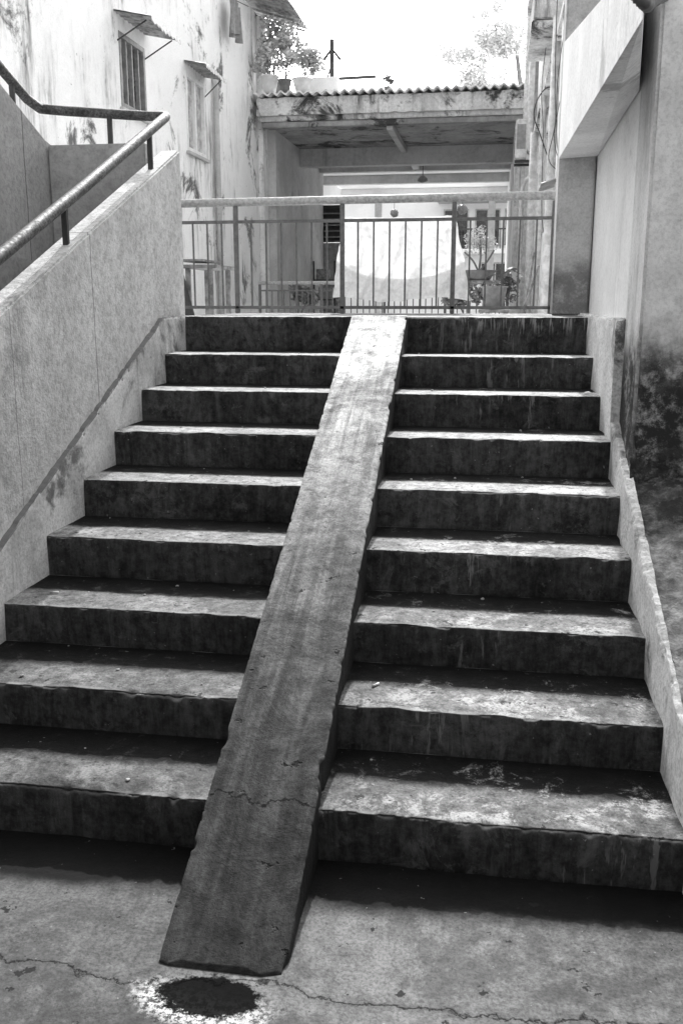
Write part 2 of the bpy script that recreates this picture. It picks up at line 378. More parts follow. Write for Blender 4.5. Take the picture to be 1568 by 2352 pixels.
def ramp():
    Ya,Yb=1.97,5.66; nx=560; vs=[];fs=[]
    us=[0,.003,.008,.016,.03,.06,.1,.16,.22,.27,.30,.314,.322,.327,.33]
    W=.33
    m=len(us)+4
    for i in range(nx+1):
        t=i/nx; y=Ya+(Yb-Ya)*t; xl=-.785-.045*t
        zt=-1.635+.4255*(y-Ya) if y<5.6 else -.088
        zt=min(zt,-.082)
        w1=.35+max(0,N(y*2.3,31)+.1); w2=.45+max(0,N(y*2.1,37)+.15)
        e1=.0015+w1*(.018*max(0,N(y*23,2)-.15)+.010*max(0,N(y*70,21)-.12))+.035*max(0,N(y*7,5)-.38); e2=.0015+w2*(.025*max(0,N(y*20,4)-.12)+.013*max(0,N(y*65,22)-.1))+.07*max(0,N(y*5.3,14)-.36)
        row=[]
        row.append((xl+.004*N(y*5,7),y,zt-.35))
        row.append((xl+.003*N(y*7,8)+e1*.4,y,zt-.012-e1))
        for u in us:
            dl=u; dr=W-u
            z=zt-e1*1.1*math.exp(-dl/.008)-e2*1.1*math.exp(-dr/.009)+.003*N(u*12,y*3,4)+.0015*N(u*50,y*12,4)
            x=xl+u+(e1*math.exp(-dl/.008))-(e2*math.exp(-dr/.008))
            yy=y+(.035*N(u*20,1,1)+.02*N(u*60,3,1))*(1-t)**12
            row.append((x,yy,z))
        row.append((xl+W+.004*N(y*7,9)-e2*.6,y,zt-.016-e2))
        row.append((xl+W+.006*N(y*5,10)-.002,y,zt-.35))
        vs+=row
    for i in range(nx):
        for j in range(m):
            a=i*m+j;b=i*m+(j+1)%m; fs.append([a,b,b+m,a+m])
    fs.append(list(range(m))); fs.append([nx*m+j for j in range(m)][::-1])
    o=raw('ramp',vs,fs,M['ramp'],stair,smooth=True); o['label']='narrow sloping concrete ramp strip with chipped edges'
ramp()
def xw(y): return .532+(5.65-y)*.017
def rough_strip(name,path,xin,xout,mat,parent,zb=-1.7,amp=.006,ny=160,seed=0,erode=1.0):
    vs=[];fs=[]
    ys=[path[0][0]+(path[-1][0]-path[0][0])*i/ny for i in range(ny+1)]
    def zt(y):
        for (a,za),(b,zb_) in zip(path,path[1:]):
            if min(a,b)<=y<=max(a,b): return za+(zb_-za)*(y-a)/(b-a)
        return path[-1][1]
    for y in ys:
        z=zt(y); xi=xin(y); row=[]
        s=1 if xout>xi else -1
        depths=[1.2,.6,.35,.2,.1,.04,.015,.004]
        ch=max(0,N(y*22,seed+3)-.05)*.03*erode
        for d in depths:
            row.append((xi-s*amp*N(y*6+seed,d*9,3)*1.2+s*(.004+ch)*math.exp(-d/.006),y,max(z-d-ch*math.exp(-d/.02),zb)))
        e=erode*(.010*N(y*14,seed,2)+.007*N(y*40,seed,2))-ch*.6
        row.append((xi+s*(.006+ch*.3),y,z+e)); row.append((xout,y,z+e*.5+erode*.012*N(y*9,seed+8)))
        row.append((xout,y,zb))
        vs+=row
    m=11
    for i in range(ny):
        for j in range(m):
            a=i*m+j;b=i*m+(j+1)%m; fs.append([a,b,b+m,a+m])
    fs.append(list(range(m))); fs.append([ny*m+j for j in range(m)][::-1])
    return raw(name,vs,fs,mat,parent,smooth=False)
o=rough_strip('cheek',[(2.1,-1.42),(4.05,-.70),(4.45,-.54),(4.47,-.085),(5.64,-.085),(6.6,-.085)],lambda y:xw(y),.60,M['cheek'],stair,ny=460,erode=1.6,amp=.012)
o['label']='pale plastered slanting cheek beside the steps'
o=rough_strip('skirting',[(2.2,-1.42),(5.27,-.10),(5.7,-.09)],lambda y:-1.868,-1.93,M['skirt'],stair,seed=4,ny=400,erode=.75)
o['label']='rough raised plaster skirting running up the flight'
def ledge():
    vs=[];fs=[];nx,ny=60,220
    for j in range(ny+1):
        y=1.6+(4.0-1.6)*j/ny
        for i in range(nx+1):
            u=i/nx; x=.601+.75*u+ (.006*N(y*20,3) if i==0 else 0)
            z=-.70+(y-4.05)*.37-.02+.022*N(x*6,y*6,1)+.018*N(x*18,y*18,2)+.009*N(x*50,y*50,3)+.10*u
            vs.append((x,y,z))
    for j in range(ny):
        for i in range(nx):
            a=j*(nx+1)+i; fs.append([a,a+1,a+nx+2,a+nx+1])
    b0=len(vs)
    for j in range(ny+1): vs.append((1.351,1.6+2.4*j/ny,-1.66))
    for j in range(ny): a=j*(nx+1)+nx; fs.append([a,b0+j,b0+j+1,a+nx+1])
    b1=len(vs)
    for i in range(nx+1): vs.append((.601+.75*i/nx,1.6,-1.66))
    for i in range(nx): fs.append([i,b1+i,b1+i+1,i+1])
    o=raw('rough_ledge',vs,fs,M['rough'],stair,recalc=True,smooth=True); o['label']='broad rough dirty concrete ledge beside the flight'
ledge()

# ---------------------------------------------------------------- left parapet + return flight
par=thing('parapet_wall',(-1.96,4,-1.64),'sloping grey stucco stair parapet with stained vertical joints','wall')
prism('wall',[(1.9,-1.66),(1.9,-.70),(5.64,.835),(5.76,.885),(5.76,-1.66)],'x',-2.02,-1.9,M['parapet'],par,.01)
ret=thing('return_parapet',(-2.4,5.4,-1.64),'grey stucco parapet around the return flight','wall')
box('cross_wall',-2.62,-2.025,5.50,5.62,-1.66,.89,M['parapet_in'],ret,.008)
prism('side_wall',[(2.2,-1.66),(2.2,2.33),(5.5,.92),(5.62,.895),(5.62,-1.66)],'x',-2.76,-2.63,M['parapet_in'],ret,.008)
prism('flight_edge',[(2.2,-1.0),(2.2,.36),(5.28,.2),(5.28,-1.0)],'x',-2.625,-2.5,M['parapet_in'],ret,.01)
hr=thing('handrail',(-1.95,4.5,-.2),'worn round metal handrail bent around the parapets','handrail')
p=[(-1.95,2.2,-.43),(-1.95,3.6,.17),(-1.95,4.49,.545),(-1.95,5.62,1.035),(-1.96,5.70,1.062),(-2.0,5.71,1.068),(-2.1,5.69,1.07),(-2.55,5.57,1.09),(-2.66,5.52,1.095),(-2.69,5.42,1.13),(-2.69,5.0,1.28),(-2.69,3.6,1.88)]
q=[]
for a,b in zip(p,p[1:]):
    n=6
    for i in range(n): q.append(Vector(a).lerp(Vector(b),i/n))
q.append(Vector(p[-1]))
tube('rail',q,.028,M['pipe'],hr,14)
def brk(x,y,z0,z1):
    boxes('bracket',[(x-.013,x+.013,y-.013,y+.013,z0-.02,z1)],M['dark'],hr,.003)
brk(-1.95,4.22,.255,.41); brk(-1.95,5.38,.74,.92); brk(-2.27,5.60,.885,1.06); brk(-2.69,5.25,1.03,1.17); brk(-1.95,2.9,-.29,-.14)

# ---------------------------------------------------------------- landing railing
rl=thing('landing_railing',(-1,7,-.094),'painted metal railing with thin balusters across the landing','railing')
tube('top_rail',[(-2.36,7,.70),(.42,7,.715)],.03,M['metal_l'],rl,14)
boxes('middle_rail',[(-2.35,.41,6.988,7.012,.553,.575)],M['metal'],rl,.002)
boxes('bottom_rail',[(-2.35,.41,6.985,7.015,-.062,-.04)],M['metal'],rl,.002)
PX=[-1.90,-1.105,-.30,.395]
for x in PX+[-2.34]:
    boxes('post',[(x-.016,x+.016,6.985,7.015,-.094,.68)],M['metal'],rl,.003)
xs=[-2.34]+PX
bal=None
for a,b in zip(xs,xs[1:]):
    n=max(1,round((b-a)/.114)-1)
    for i in range(n):
        x=a+(b-a)*(i+1)/(n+1)
        if bal is None:
            bal=boxes('baluster',[(x-.006,x+.006,6.994,7.006,-.045,.556)],M['metal'],rl,.0015)
        else:
            o=bal.copy(); scene.collection.objects.link(o); o.location=(x-rl.location.x,bal.location.y,bal.location.z)
def cloth(x0,x1,xb0,xb1,zt,zbf,y,seed):
    nx,nz=150,90; vs=[];fs=[]
    for j in range(nz+1):
        t=j/nz
        for i in range(nx+1):
            s=i/nx
            zb=zbf(s); z=zt+(zb-zt)*t-.012*math.sin(s*math.pi)*(1-t)+.006*N(s*15,t,seed)
            x=(x0+(x1-x0)*s)*(1-t**.8)+(xb0+(xb1-xb0)*s)*t**.8+.012*N(t*5,seed)*(1 if s>.5 else -1)
            fold=.024*math.sin(s*34+9*N(s*3,t*1.5,seed))*min(1,t*3+.25)
            yy=y+fold+.04*N(s*5,t*2.5,seed)+.045*N(s*11+t*3,t*5,seed+3)*t+.012*N(s*30,t*16,seed)
            vs.append((x,yy,z))
    for j in range(nz):
        for i in range(nx):
            a=j*(nx+1)+i; fs.append([a,a+1,a+nx+2,a+nx+1])
    return vs,fs
v1,f1=cloth(-1.11,-.31,-1.19,-.17,.60,lambda s:.005+.018*math.sin(s*9+1)+.016*N(s*8,3),7.095,1)
cl=raw('hanging_cloth',v1,f1,M['cloth'],recalc=False,smooth=True)
tag(cl,'thin white cloth with sheer hem hung behind railing bars','cloth')
for (x,z,r) in [(-.73,.612,.030),(-.245,.632,.036)]:
    t_=thing('hanging_ornament',(x,7.06,z-r),'small spiky round ornament hanging on a string','ornament','ornaments hung along the railing')
    bm=bmesh.new(); bmesh.ops.create_icosphere(bm,subdivisions=3,radius=r)
    for v in bm.verts:
        v.co*=1+.10*math.sin(v.co.x/r*9)*math.sin(v.co.z/r*9)
    bm.verts.index_update(); vs=[(v.co.x+x,v.co.y+7.02,v.co.z+z) for v in bm.verts]; fs=[[v.index for v in f.verts] for f in bm.faces]; bm.free()
    raw('ball',vs,fs,M['mid'],t_); tube('string',[(x,7.02,z+r*.8),(x,7.02,.735)],.0015,M['wire'],t_,5)

# ---------------------------------------------------------------- right side: pillar, beam, panel, pier
pl=thing('concrete_pillar',(.48,6.3,-.094),'square grey concrete pillar at the landing edge','pillar')
box('shaft',.365,.585,6.2,6.45,-.094,3.6,M['pillar'],pl,.012)
pw=thing('stairwell_wall',(.9,4,-1.64),'stained plaster wall and pier beside the stairs','wall')
o=box('panel',.592,.9,4.46,6.6,-.09,3.6,M['panel'],pw,.004); o['label']='pale recessed plaster panel'
box('pier',.588,1.6,4.02,4.455,-1.66,3.6,M['pier'],pw,.012)
def roughbase():
    vs=[];fs=[];nx,nz=150,220
    for i in range(nx+1):
        x=.584+1.0*i/nx
        for j in range(nz+1):
            z=-1.66+1.5*j/nz
            top=-.56+.16*N(x*5,1)+.09*N(x*13,2)+.05*N(x*40,2)-.1*(x-.6)+.05*N(x*12,z*12,7)
            a=max(0,min(1,(top-z)/.10)); a=a*a*(3-2*a)
            y=4.03-a*(.025+.025*(N(x*5,z*5,1)+.5)+.018*N(x*18,z*18,2)+.010*N(x*50,z*50,4))
            vs.append((x,y,z))
    for i in range(nx):
        for j in range(nz):
            a=i*(nz+1)+j; fs.append([a,a+nz+1,a+nz+2,a+1])
    return raw('rough_base',vs,fs,M['rough'],pw,recalc=False,smooth=True)
o=roughbase(); o['label']='crumbling rough aggregate base of the wall'
bmn=thing('concrete_beam',(.48,5,.85),'deep plastered concrete beam above the wall recess','beam')
def beam():
    P=[(.36,6.195,.845,1.50),(.591,6.195,.855,1.50),(.584,4.47,.88,1.30),(.386,2.98,.775,.96)]
    vs=[(p[0],p[1],p[2]) for p in P]+[(p[0],p[1],p[3]) for p in P]
    fs=[[3,2,1,0],[4,5,6,7],[0,1,5,4],[1,2,6,5],[2,3,7,6],[3,0,4,7]]
    return raw('span',vs,fs,M['beam'],bmn)
beam()
cp=thing('corrugated_drain_pipe',(.4,3.0,.8),'short dark corrugated plastic drain pipe elbow','pipe')
pts=smooth_path([(.325,2.85,1.15),(.325,2.85,.90),(.330,2.85,.845),(.350,2.86,.805),(.388,2.92,.795),(.44,3.3,.90),(.60,4.01,1.12)],9)
tube('hose',pts,.017,M['hose'],cp,14,rf=lambda i:.018+(.002 if i%2 else -.002))

# ---------------------------------------------------------------- left building
lb=thing('whitewashed_building',(-4.6,13,-1.64),'tall whitewashed building with mould streaks and small windows','building')
W1=(11.50,12.35,2.27,3.12); W2=(14.0,14.92,2.14,3.22)
facade('wall',-4.5,[6.0,18.7],[-1.66,5.15],[W1,W2],.07,M['facade'],lb)
box('rear_body',-9,-4.9,6.0,18.7,-1.66,5.1,M['facade'],lb,0)
def window(W,pm,bars,fm,bw_=.02):
    y0,y1,z0,z1=W; e=sub('window',(-4.55,(y0+y1)/2,z0),lb)
    t=.06; X0,X1=-4.57,-4.49
    boxes('frame',[(X0,X1,y0,y0+t,z0,z1),(X0,X1,y1-t,y1,z0,z1),(X0,X1,y0+t,y1-t,z0,z0+t),(X0,X1,y0+t,y1-t,z1-t,z1)]+[(X0+.01,X1-.01,y0+(y1-y0)*f-bw_,y0+(y1-y0)*f+bw_,z0+t,z1-t) for f in bars],fm,e,.003)
    box('pane',-4.555,-4.545,y0+t,y1-t,z0+t,z1-t,pm,e,0)
    box('sill',-4.5,-4.45,y0-.06,y1+.06,z0-.05,z0-.005,M['greywall'],e,.004)
window(W1,M['glass'],(.28,.5,.75),M['mid']); window(W2,M['glassl'],(.5,),M['framel'],.035)
def awning(y0,y1,z,out,drop,m='tin',br=True):
    a=sub('awning',(-4.4,(y0+y1)/2,z),lb)
    vs=[];fs=[];n=40
    for s in (0,.015):
        for i in range(n+1):
            y=y0+(y1-y0)*i/n; w=.010*math.sin(i*1.3)
            vs+=[(-4.5,y,z+w+s),(-4.5+out,y+.1,z-drop+w+s+.02*N(y*3,2)),(-4.5+out+.01,y+.1,z-drop-.05+w+s+.02*N(y*3,2))]
    for s in (0,1):
        b=s*3*(n+1)
        for i in range(n):
            for j in (0,1): fs.append([b+3*i+j,b+3*i+j+1,b+3*i+j+4,b+3*i+j+3])
    raw('sheet',vs,fs,M[m],a,recalc=False)
    for y in ((y0+.08,y1-.08) if br else (y1-.08,)):
        tube('bracket',[(-4.5,y,z-.30),(-4.5+out*.8,y+.1,z-drop*.8-.02)],.009,M['dark'],a,6)
awning(11.38,12.45,3.30,.42,.06); awning(13.95,15.0,3.34,.30,.03,br=False)
tube('downpipe',[(-4.44,15.35,-1.6),(-4.44,15.35,3.3),(-4.47,15.35,3.42)],.045,M['greywall'],lb,10)
box('corner_pilaster',-4.499,-4.40,18.3,18.69,-1.65,5.1,M['facade2'],lb,.01)
ev=sub('eave',(-4.2,18,5.2),lb)
vs=[];fs=[];n=60
for i in range(n+1):
    y=16.6+2.6*i/n; w=.025*math.sin(i*1.6); vs+=[(-4.9,y,5.42+w),(-3.68,y,5.06+w)]
for i in range(n): fs.append([2*i,2*i+1,2*i+3,2*i+2])
raw('sheet',vs,fs,M['tin'],ev,recalc=False)
for y in (16.8,17.6,18.4,19.0): tube('rafter',[(-4.9,y,5.34),(-3.72,y,4.99)],.02,M['mid'],ev,6)
tube('brace',[(-4.5,18.4,4.6),(-3.8,18.4,4.99)],.018,M['mid'],ev,6); tube('post',[(-3.78,18.6,4.6),(-3.78,18.6,5.02)],.018,M['mid'],ev,6)
lc=thing('hanging_laundry',(-4.3,15.4,4.6),'dark garment drying under the building edge','laundry')
vs=[];nx,nz=30,20;fs=[]
for j in range(nz+1):
    for i in range(nx+1):
        s=i/nx;t=j/nz; vs.append((-4.32+.05*math.sin(s*15)*t+.03*math.sin(s*37),15.9+.55*s,4.75-.55*t-.05*math.sin(s*9)))
for j in range(nz):
    for i in range(nx): a=j*(nx+1)+i; fs.append([a,a+1,a+nx+2,a+nx+1])
raw('garment',vs,fs,M['mid'],lc,recalc=False,smooth=True); tube('line',[(-4.5,15.7,4.76),(-4.2,16.6,4.77)],.006,M['wire'],lc,5)

# ---------------------------------------------------------------- passage building
pb=thing('covered_passage',(-2,20,-.65),'open covered passage with weathered concrete canopy and corrugated roof edge','building')
box('canopy_slab',-4.39,.46,18.0,21.05,3.22,3.56,M['slab'],pb,.015)
vs=[];fs=[];nx=160
for i in range(nx+1):
    x=-4.42+4.92*i/nx
    r1=.02*N(x*3,1)+.012*N(x*11,2)-.05*max(0,N(x*5,9)-.3); r2=.012*N(x*6,5)+.04*max(0,N(x*4,19)-.35)
    y0=17.90+.008*N(x*9,4)
    vs+=[(x,17.998,3.30+r2),(x,y0,3.30+r2),(x,y0,3.45),(x,y0,3.60+r1),(x,17.998,3.60+r1)]
for i in range(nx):
    for j in range(5): a=i*5+j;b=i*5+(j+1)%5; fs.append([a,b,b+5,a+5])
fs.append([0,1,2,3,4]); fs.append([nx*5+j for j in range(5)][::-1])
raw('canopy_lip',vs,fs,M['slab'],pb)
box('lower_lip',-4.36,.42,18.05,18.2,3.12,3.215,M['soffit'],pb,.01)
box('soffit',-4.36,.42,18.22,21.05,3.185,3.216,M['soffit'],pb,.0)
box('ceiling_beam',-2.06,-1.94,18.22,21.05,3.06,3.18,M['greywall'],pb,.008)
box('back_beam',-4.3,.42,21.06,21.36,2.83,3.5,M['greywall'],pb,.01)
box('side_wall',-4.62,-4.25,18.702,23.9,-.66,3.30,M['greywall'],pb,.0)
box('side_column',.30,.55,18.25,18.55,-.66,3.18,M['slab'],pb,.012)
box('inner_wall',.28,.6,18.6,29,-.66,3.2,M['white'],pb,.0)
box('inner_ceiling',-4.6,.6,21.37,29.3,3.22,3.40,M['white'],pb,.0)
for y in (23.4,25.8,28.9): box('inner_beam',-4.6,.6,y,y+.25,3.0,3.215,M['greywall'] if y<28 else M['white'],pb,.006)
box('inner_beam',-2.0,-1.85,21.4,23.38,3.02,3.215,M['greywall'],pb,.006)
box('inner_wall',-4.9,-4.6,24.2,29.3,-.66,3.2,M['white'],pb,0)
box('partition',-4.6,-3.80,23.95,24.15,-.66,1.40,M['mid'],pb,.006)
box('inner_column',-3.55,-3.35,28.6,28.85,-.66,2.99,M['greywall'],pb,.006); box('inner_column',-.25,-.05,28.6,28.85,-.66,2.99,M['greywall'],pb,.006)
lv=sub('louvre_window',(-4.2,24,1.4),pb)
boxes('frame',[(-4.5,-4.44,23.95,24.05,1.42,2.3),(-3.84,-3.78,23.95,24.05,1.42,2.3),(-4.44,-3.84,23.95,24.05,2.24,2.3),(-4.44,-3.84,23.95,24.05,1.42,1.47)],M['dark'],lv,.004)
boxes('slats',[(-4.43,-3.85,23.93,24.04,1.53+i*.14,1.56+i*.14) for i in range(5)],M['mid'],lv,.003)
box('shade',-4.43,-3.85,24.1,24.12,1.45,2.25,M['dark'],lv,0)
shf=thing('storage_shelf',(-3.95,22.5,-.65),'dark shelf with stacked boxes against the passage wall','shelf')
boxes('rack',[(-4.22,-4.18,22.3,22.34,-.65,.9),(-3.72,-3.68,22.3,22.34,-.65,.9),(-4.22,-3.68,22.3,22.7,.0,.03),(-4.22,-3.68,22.3,22.7,.45,.48)],M['dark'],shf,.003)
cr=boxes('cardboard_box',[(-4.15,-3.85,22.32,22.6,.482,.72)],M['wood'],None,.01); tag(cr,'worn cardboard box on a dark shelf','box','boxes on the shelf')
cr=boxes('cardboard_box',[(-4.1,-3.75,22.32,22.6,.032,.30)],M['mid'],None,.01); tag(cr,'grey cardboard box on a dark shelf','box','boxes on the shelf')
lamp=sub('ceiling_lamp',(-1.7,22.5,3.0),pb)
tube('cord',[(-1.7,22.5,3.2),(-1.7,22.5,2.78)],.01,M['dark'],lamp,6); lathe('shade',[(.02,2.78),(.10,2.72),(.12,2.66),(.05,2.62),(0,2.61)],-1.7,22.5,M['mid'],lamp,14)
vs=[];fs=[];n=480
for i in range(n+1):
    x=-4.42+4.92*i/n; w=.026*math.sin(x*2*math.pi/.165)
    for (y,z) in ((17.72,3.66),(21.2,3.86)): vs.append((x,y,z+w+.018*N(x*2,y)))
    for (y,z) in ((21.2,3.825),(17.72,3.625)): vs.append((x,y,z+w+.018*N(x*2,y)))
for i in range(n):
    for j in range(4): a=i*4+j;b=i*4+(j+1)%4; fs.append([a,b,b+4,a+4])
raw('roofing',vs,fs,M['roof'],pb)
fb=thing('distant_building',(-2,44,-.65),'pale apartment block with balconies seen through the passage','building')
box('wall',-14,10,44,50,-.66,7.0,M['white'],fb,0)
box('balcony_slab',-2.6,3,42.8,43.99,2.0,2.2,M['white'],fb,.01); box('balcony_slab',-12,-4.5,42.8,43.99,2.6,2.8,M['white'],fb,.01); box('balcony_slab',-2.6,3,42.8,43.99,4.2,4.4,M['greywall'],fb,.01)
boxes('balcony_grille',[(-2.5+.14*i,-2.47+.14*i,42.82,42.85,2.2,3.0) for i in range(36)]+[(-2.6,3,42.81,42.86,3.001,3.06)],M['dark'],fb,0)
for (x0,x1,z0,z1) in [(-2.3,-1.3,2.25,3.9),(-.9,.1,2.4,3.9),(.4,1.6,2.4,3.9),(-6.5,-5.4,.6,2.0),(-3.9,-3.1,.4,1.8),(-2.2,-1.4,.2,1.6),(-.6,.6,.3,1.6)]:
    w_=sub('window',((x0+x1)/2,44,z0),fb)
    box('pane',x0,x1,43.93,43.985,z0,z1,M['glassd'],w_,.0)
    boxes('frame',[(x0-.06,x0,43.9,43.98,z0,z1),(x1,x1+.06,43.9,43.98,z0,z1),((x0+x1)/2-.03,(x0+x1)/2+.03,43.9,43.925,z0,z1),(x0-.06,x1+.06,43.9,43.98,z1,z1+.06)],M['frame'],w_,0)
def railing2():
    r=thing('courtyard_railing',(-1.7,15,-.65),'low metal railing with close thin bars in the courtyard','railing')
    tube('top_rail',[(-3.72,15,.27),(.2,15,.27)],.03,M['metal_l'],r,10)
    boxes('middle_rail',[(-3.7,.2,14.985,15.015,.14,.165)],M['metal'],r,.002)
    for x in (-3.7,-2.7,-1.7,-.75,.2): boxes('post',[(x-.02,x+.02,14.98,15.02,-.65,.25)],M['metal'],r,.003)
    b=None
    for i in range(39):
        x=-3.6+.098*i
        if b is None: b=boxes('baluster',[(x-.008,x+.008,14.992,15.008,-.6,.14)],M['metal'],r,0)
        else:
            o=b.copy(); scene.collection.objects.link(o); o.location=(x-r.location.x,b.location.y,b.location.z)
railing2()

# ---------------------------------------------------------------- right building
rb=thing('narrow_side_building',(.8,12,-.65),'weathered building side with exposed pipes and ledges','building')
facade('wall',.62,[6.7,20.0],[-.66,6.4],[(13.2,14.2,.9,2.2),(9.6,10.0,1.5,2.2)],.15,M['facade2'],rb,-1)
box('shutter',.70,.76,13.2,14.2,.9,2.2,M['mid'],rb,0); box('shutter',.70,.76,9.6,10.0,1.5,2.2,M['dark'],rb,0)
boxes('ledge',[(.30,.619,10.6,11.9,2.80,3.18),(.26,.619,10.5,12.0,3.20,3.26),(.28,.619,10.55,11.95,2.70,2.775)],M['slab'],rb,.01)
boxes('cornice',[(.5,.619,6.9,19.9,2.45,2.53)],M['slab'],rb,.01)
box('pilaster',.52,.619,15.4,15.7,-.65,2.44,M['facade2'],rb,.008); box('pilaster',.52,.619,9.2,9.4,-.65,2.44,M['facade2'],rb,.008)
vs=[];fs=[]
for i in range(41):
    y=9.0+.7*i/40; w=.012*math.sin(i*1.5); vs+=[(.6,y,1.09+w),(.38,y,1.02+w)]
for i in range(40): fs.append([2*i,2*i+1,2*i+3,2*i+2])
raw('small_awning',vs,fs,M['mid'],rb,recalc=False)
for (x,y,r,z0,z1) in [(.53,8.3,.035,-.6,3.0),(.52,10.1,.05,-.6,2.68),(.52,12.6,.04,-.6,4.5),(.5,14.9,.06,-.6,2.4),(.5,17.0,.06,-.6,5.5),(.45,17.6,.07,.2,5.5)]:
    tube('downpipe',[(x,y,z0),(x,y,z1)],r,M['pvc'],rb)
for (x,y,r,z0,z1) in [(.56,9.0,.02,-.6,2.4),(.55,11.2,.02,-.6,2.6),(.55,13.0,.03,.0,5.0),(.54,16.2,.03,-.6,5.5)]:
    tube('conduit',[(x,y,z0),(x,y,z1)],r,M['mid'],rb)
tube('crosspipe',[(.55,7.2,1.35),(.55,9.1,1.33),(.55,12.5,1.36)],.022,M['mid'],rb)
def wire(pts,r=.008):
    o=tube('power_cable',smooth_path(pts,10),r,M['wire'],None,6); tag(o,'black cable looping along the building side','cable','cables on the building side')
wire([(.55,10.2,2.05),(.44,10.2,2.06),(.36,10.4,1.98),(.34,10.5,1.85),(.40,10.5,1.7),(.48,10.5,1.5),(.56,10.4,1.3)],.006)
wire([(.55,8.2,2.5),(.47,8.4,2.0),(.46,8.6,1.6),(.5,8.5,1.1),(.56,8.3,.9)],.003)
wire([(.6,7.6,2.8),(.51,8.0,2.2),(.49,8.0,1.6),(.52,7.9,1.2),(.5,7.9,.7),(.58,7.8,.4)],.003)
wire([(.55,9.5,3.8),(.48,9.6,2.9),(.49,9.6,2.0),(.5,9.4,1.6),(.46,9.5,1.3),(.56,9.3,1.15)],.004)
wire([(.56,11.4,3.6),(.44,11.3,2.4),(.47,11.2,1.8),(.5,11.4,1.0),(.56,11.3,.6)],.004)
wire([(.58,8.8,3.2),(.50,8.9,2.6),(.53,9.0,1.9),(.47,8.9,1.4),(.55,8.8,1.0),(.54,8.8,.2)],.003)
ac=thing('air_conditioner',(.3,16,2.1),'small boxy wall mounted outdoor cooling unit','air conditioner')
box('casing',.24,.42,15.7,16.3,2.16,2.74,M['pvc'],ac,.02)
boxes('grille',[(.232,.239,15.78,16.22,2.24+.07*i,2.26+.07*i) for i in range(6)]+[(.262,.398,15.690,15.699,2.30,2.66)],M['mid'],ac,0)
boxes('bracket',[(.24,.6,15.8,15.84,2.11,2.15),(.24,.6,16.2,16.24,2.11,2.15),(.5,.6,15.85,16.19,2.115,2.145)],M['dark'],ac,0)
tube('hose',smooth_path([(.42,15.9,2.3),(.5,15.8,2.2),(.48,15.7,1.9),(.40,15.7,1.8),(.36,15.7,1.5),(.4,15.7,.2)],6),.03,M['pvc'],ac)

# ---------------------------------------------------------------- clutter in courtyard
tb=thing('work_table',(-2.45,8.2,-.65),'rough wooden table with a sloping top','table')
boxes('top',[(-2.68,-2.36,8.0,8.7,.27,.30),(-2.72,-2.5,8.1,8.6,.33,.35)],M['wood'],tb,.004)
for (x,y) in ((-2.62,8.05),(-2.42,8.05),(-2.62,8.6),(-2.42,8.6)): box('leg',x-.02,x+.02,y-.02,y+.02,-.65,.27,M['wood'],tb,.003)
bd=thing('leaning_board',(-2.6,8.0,-.65),'dark board leaning under the table','board')
prism('panel',[(-2.72,-.65),(-2.40,-.65),(-2.62,.22),(-2.72,.22)],'y',7.90,7.93,M['dark'],bd,.003)
for (x,y,dx,h) in [(.30,10.5,.10,1.15),(.22,10.2,.22,1.0)]:
    b_=thing('broom',(x,y,-.65),'old broom leaning against the building side','broom','brooms')
    tube('handle',[(x,y,-.4),(x+dx,y,-.65+h)],.014,M['wood'],b_,8)
    prism('bristles',[(x-.12,-.65),(x+.10,-.65),(x+.03,-.38),(x-.03,-.38)],'y',y-.03,y+.03,M['potd'],b_,.004)
bk=thing('plastic_bucket',(0,11,.0),'grey plastic bucket standing on a stool','bucket')
lathe('pail',[(0,-.098),(.10,-.098),(.14,.14),(.15,.14),(.15,.155),(.13,.155),(.1,-.08),(0,-.08)],.0,11,M['mid'],bk)
tube('handle',smooth_path([(-.14,11,.14),(-.1,11,.24),(0,11,.28),(.1,11,.24),(.14,11,.14)],5),.006,M['dark'],bk,6)
stl=thing('stool',(0,11,-.65),'plain wooden stool with four legs','stool')
boxes('seat',[(-.17,.17,10.83,11.17,-.135,-.10)],M['wood'],stl,.004)
for x in (-.14,.14):
    for y in (10.86,11.14): box('leg',x-.015,x+.015,y-.015,y+.015,-.65,-.136,M['wood'],stl,.002)
def potplant(x,y,z,r,h,pm,clumps,n,size,label,stem=True,lm='leaf'):
    t_=thing('potted_plant',(x,y,z),label,'potted plant','potted plants')
    lathe('pot',[(0,z+.002),(r*.65,z),(r*.8,z+h*.4),(r,z+h*.9),(r*1.07,z+h*.92),(r*1.07,z+h),(r*.93,z+h),(r*.9,z+h*.85),(0,z+h*.85)],x,y,pm,t_)
    if stem:
        for c in clumps[:4]: tube('stem',smooth_path([(x,y,z+h*.8),((x+c[0])/2+.02,(y+c[1])/2,z+h+(c[2]-z-h)*.5),(c[0],c[1],c[2])],5),.008+r*.02,M['bark'],t_,6)
    leaves('foliage',clumps,n,size,M[lm],t_)
potplant(-.20,12,.24,.21,.12,M['potd'],[(-.2,12,.66,.17),(-.38,12,.58,.12),(-.02,12,.60,.12),(-.2,12.05,.8,.12),(-.3,12,.74,.1),(-.08,12,.72,.1)],950,.026,'small bonsai tree in a wide shallow dark bowl',lm='leafl')
st=thing('plant_stand',(-.2,12,-.65),'simple wooden stand carrying a plant bowl','stand')
boxes('top',[(-.36,-.04,11.85,12.15,.20,.238)],M['wood'],st,.004)
for x in (-.32,-.08):
    for y in (11.88,12.12): box('leg',x-.015,x+.015,y-.015,y+.015,-.65,.198,M['wood'],st,.002)
potplant(.12,12.5,-.65,.2,.45,M['potd'],[(.1,12.5,.1,.22),(-.1,12.5,.05,.2),(.2,12.5,.3,.14)],1000,.05,'leafy shrub in a dark clay pot',lm='leaf')
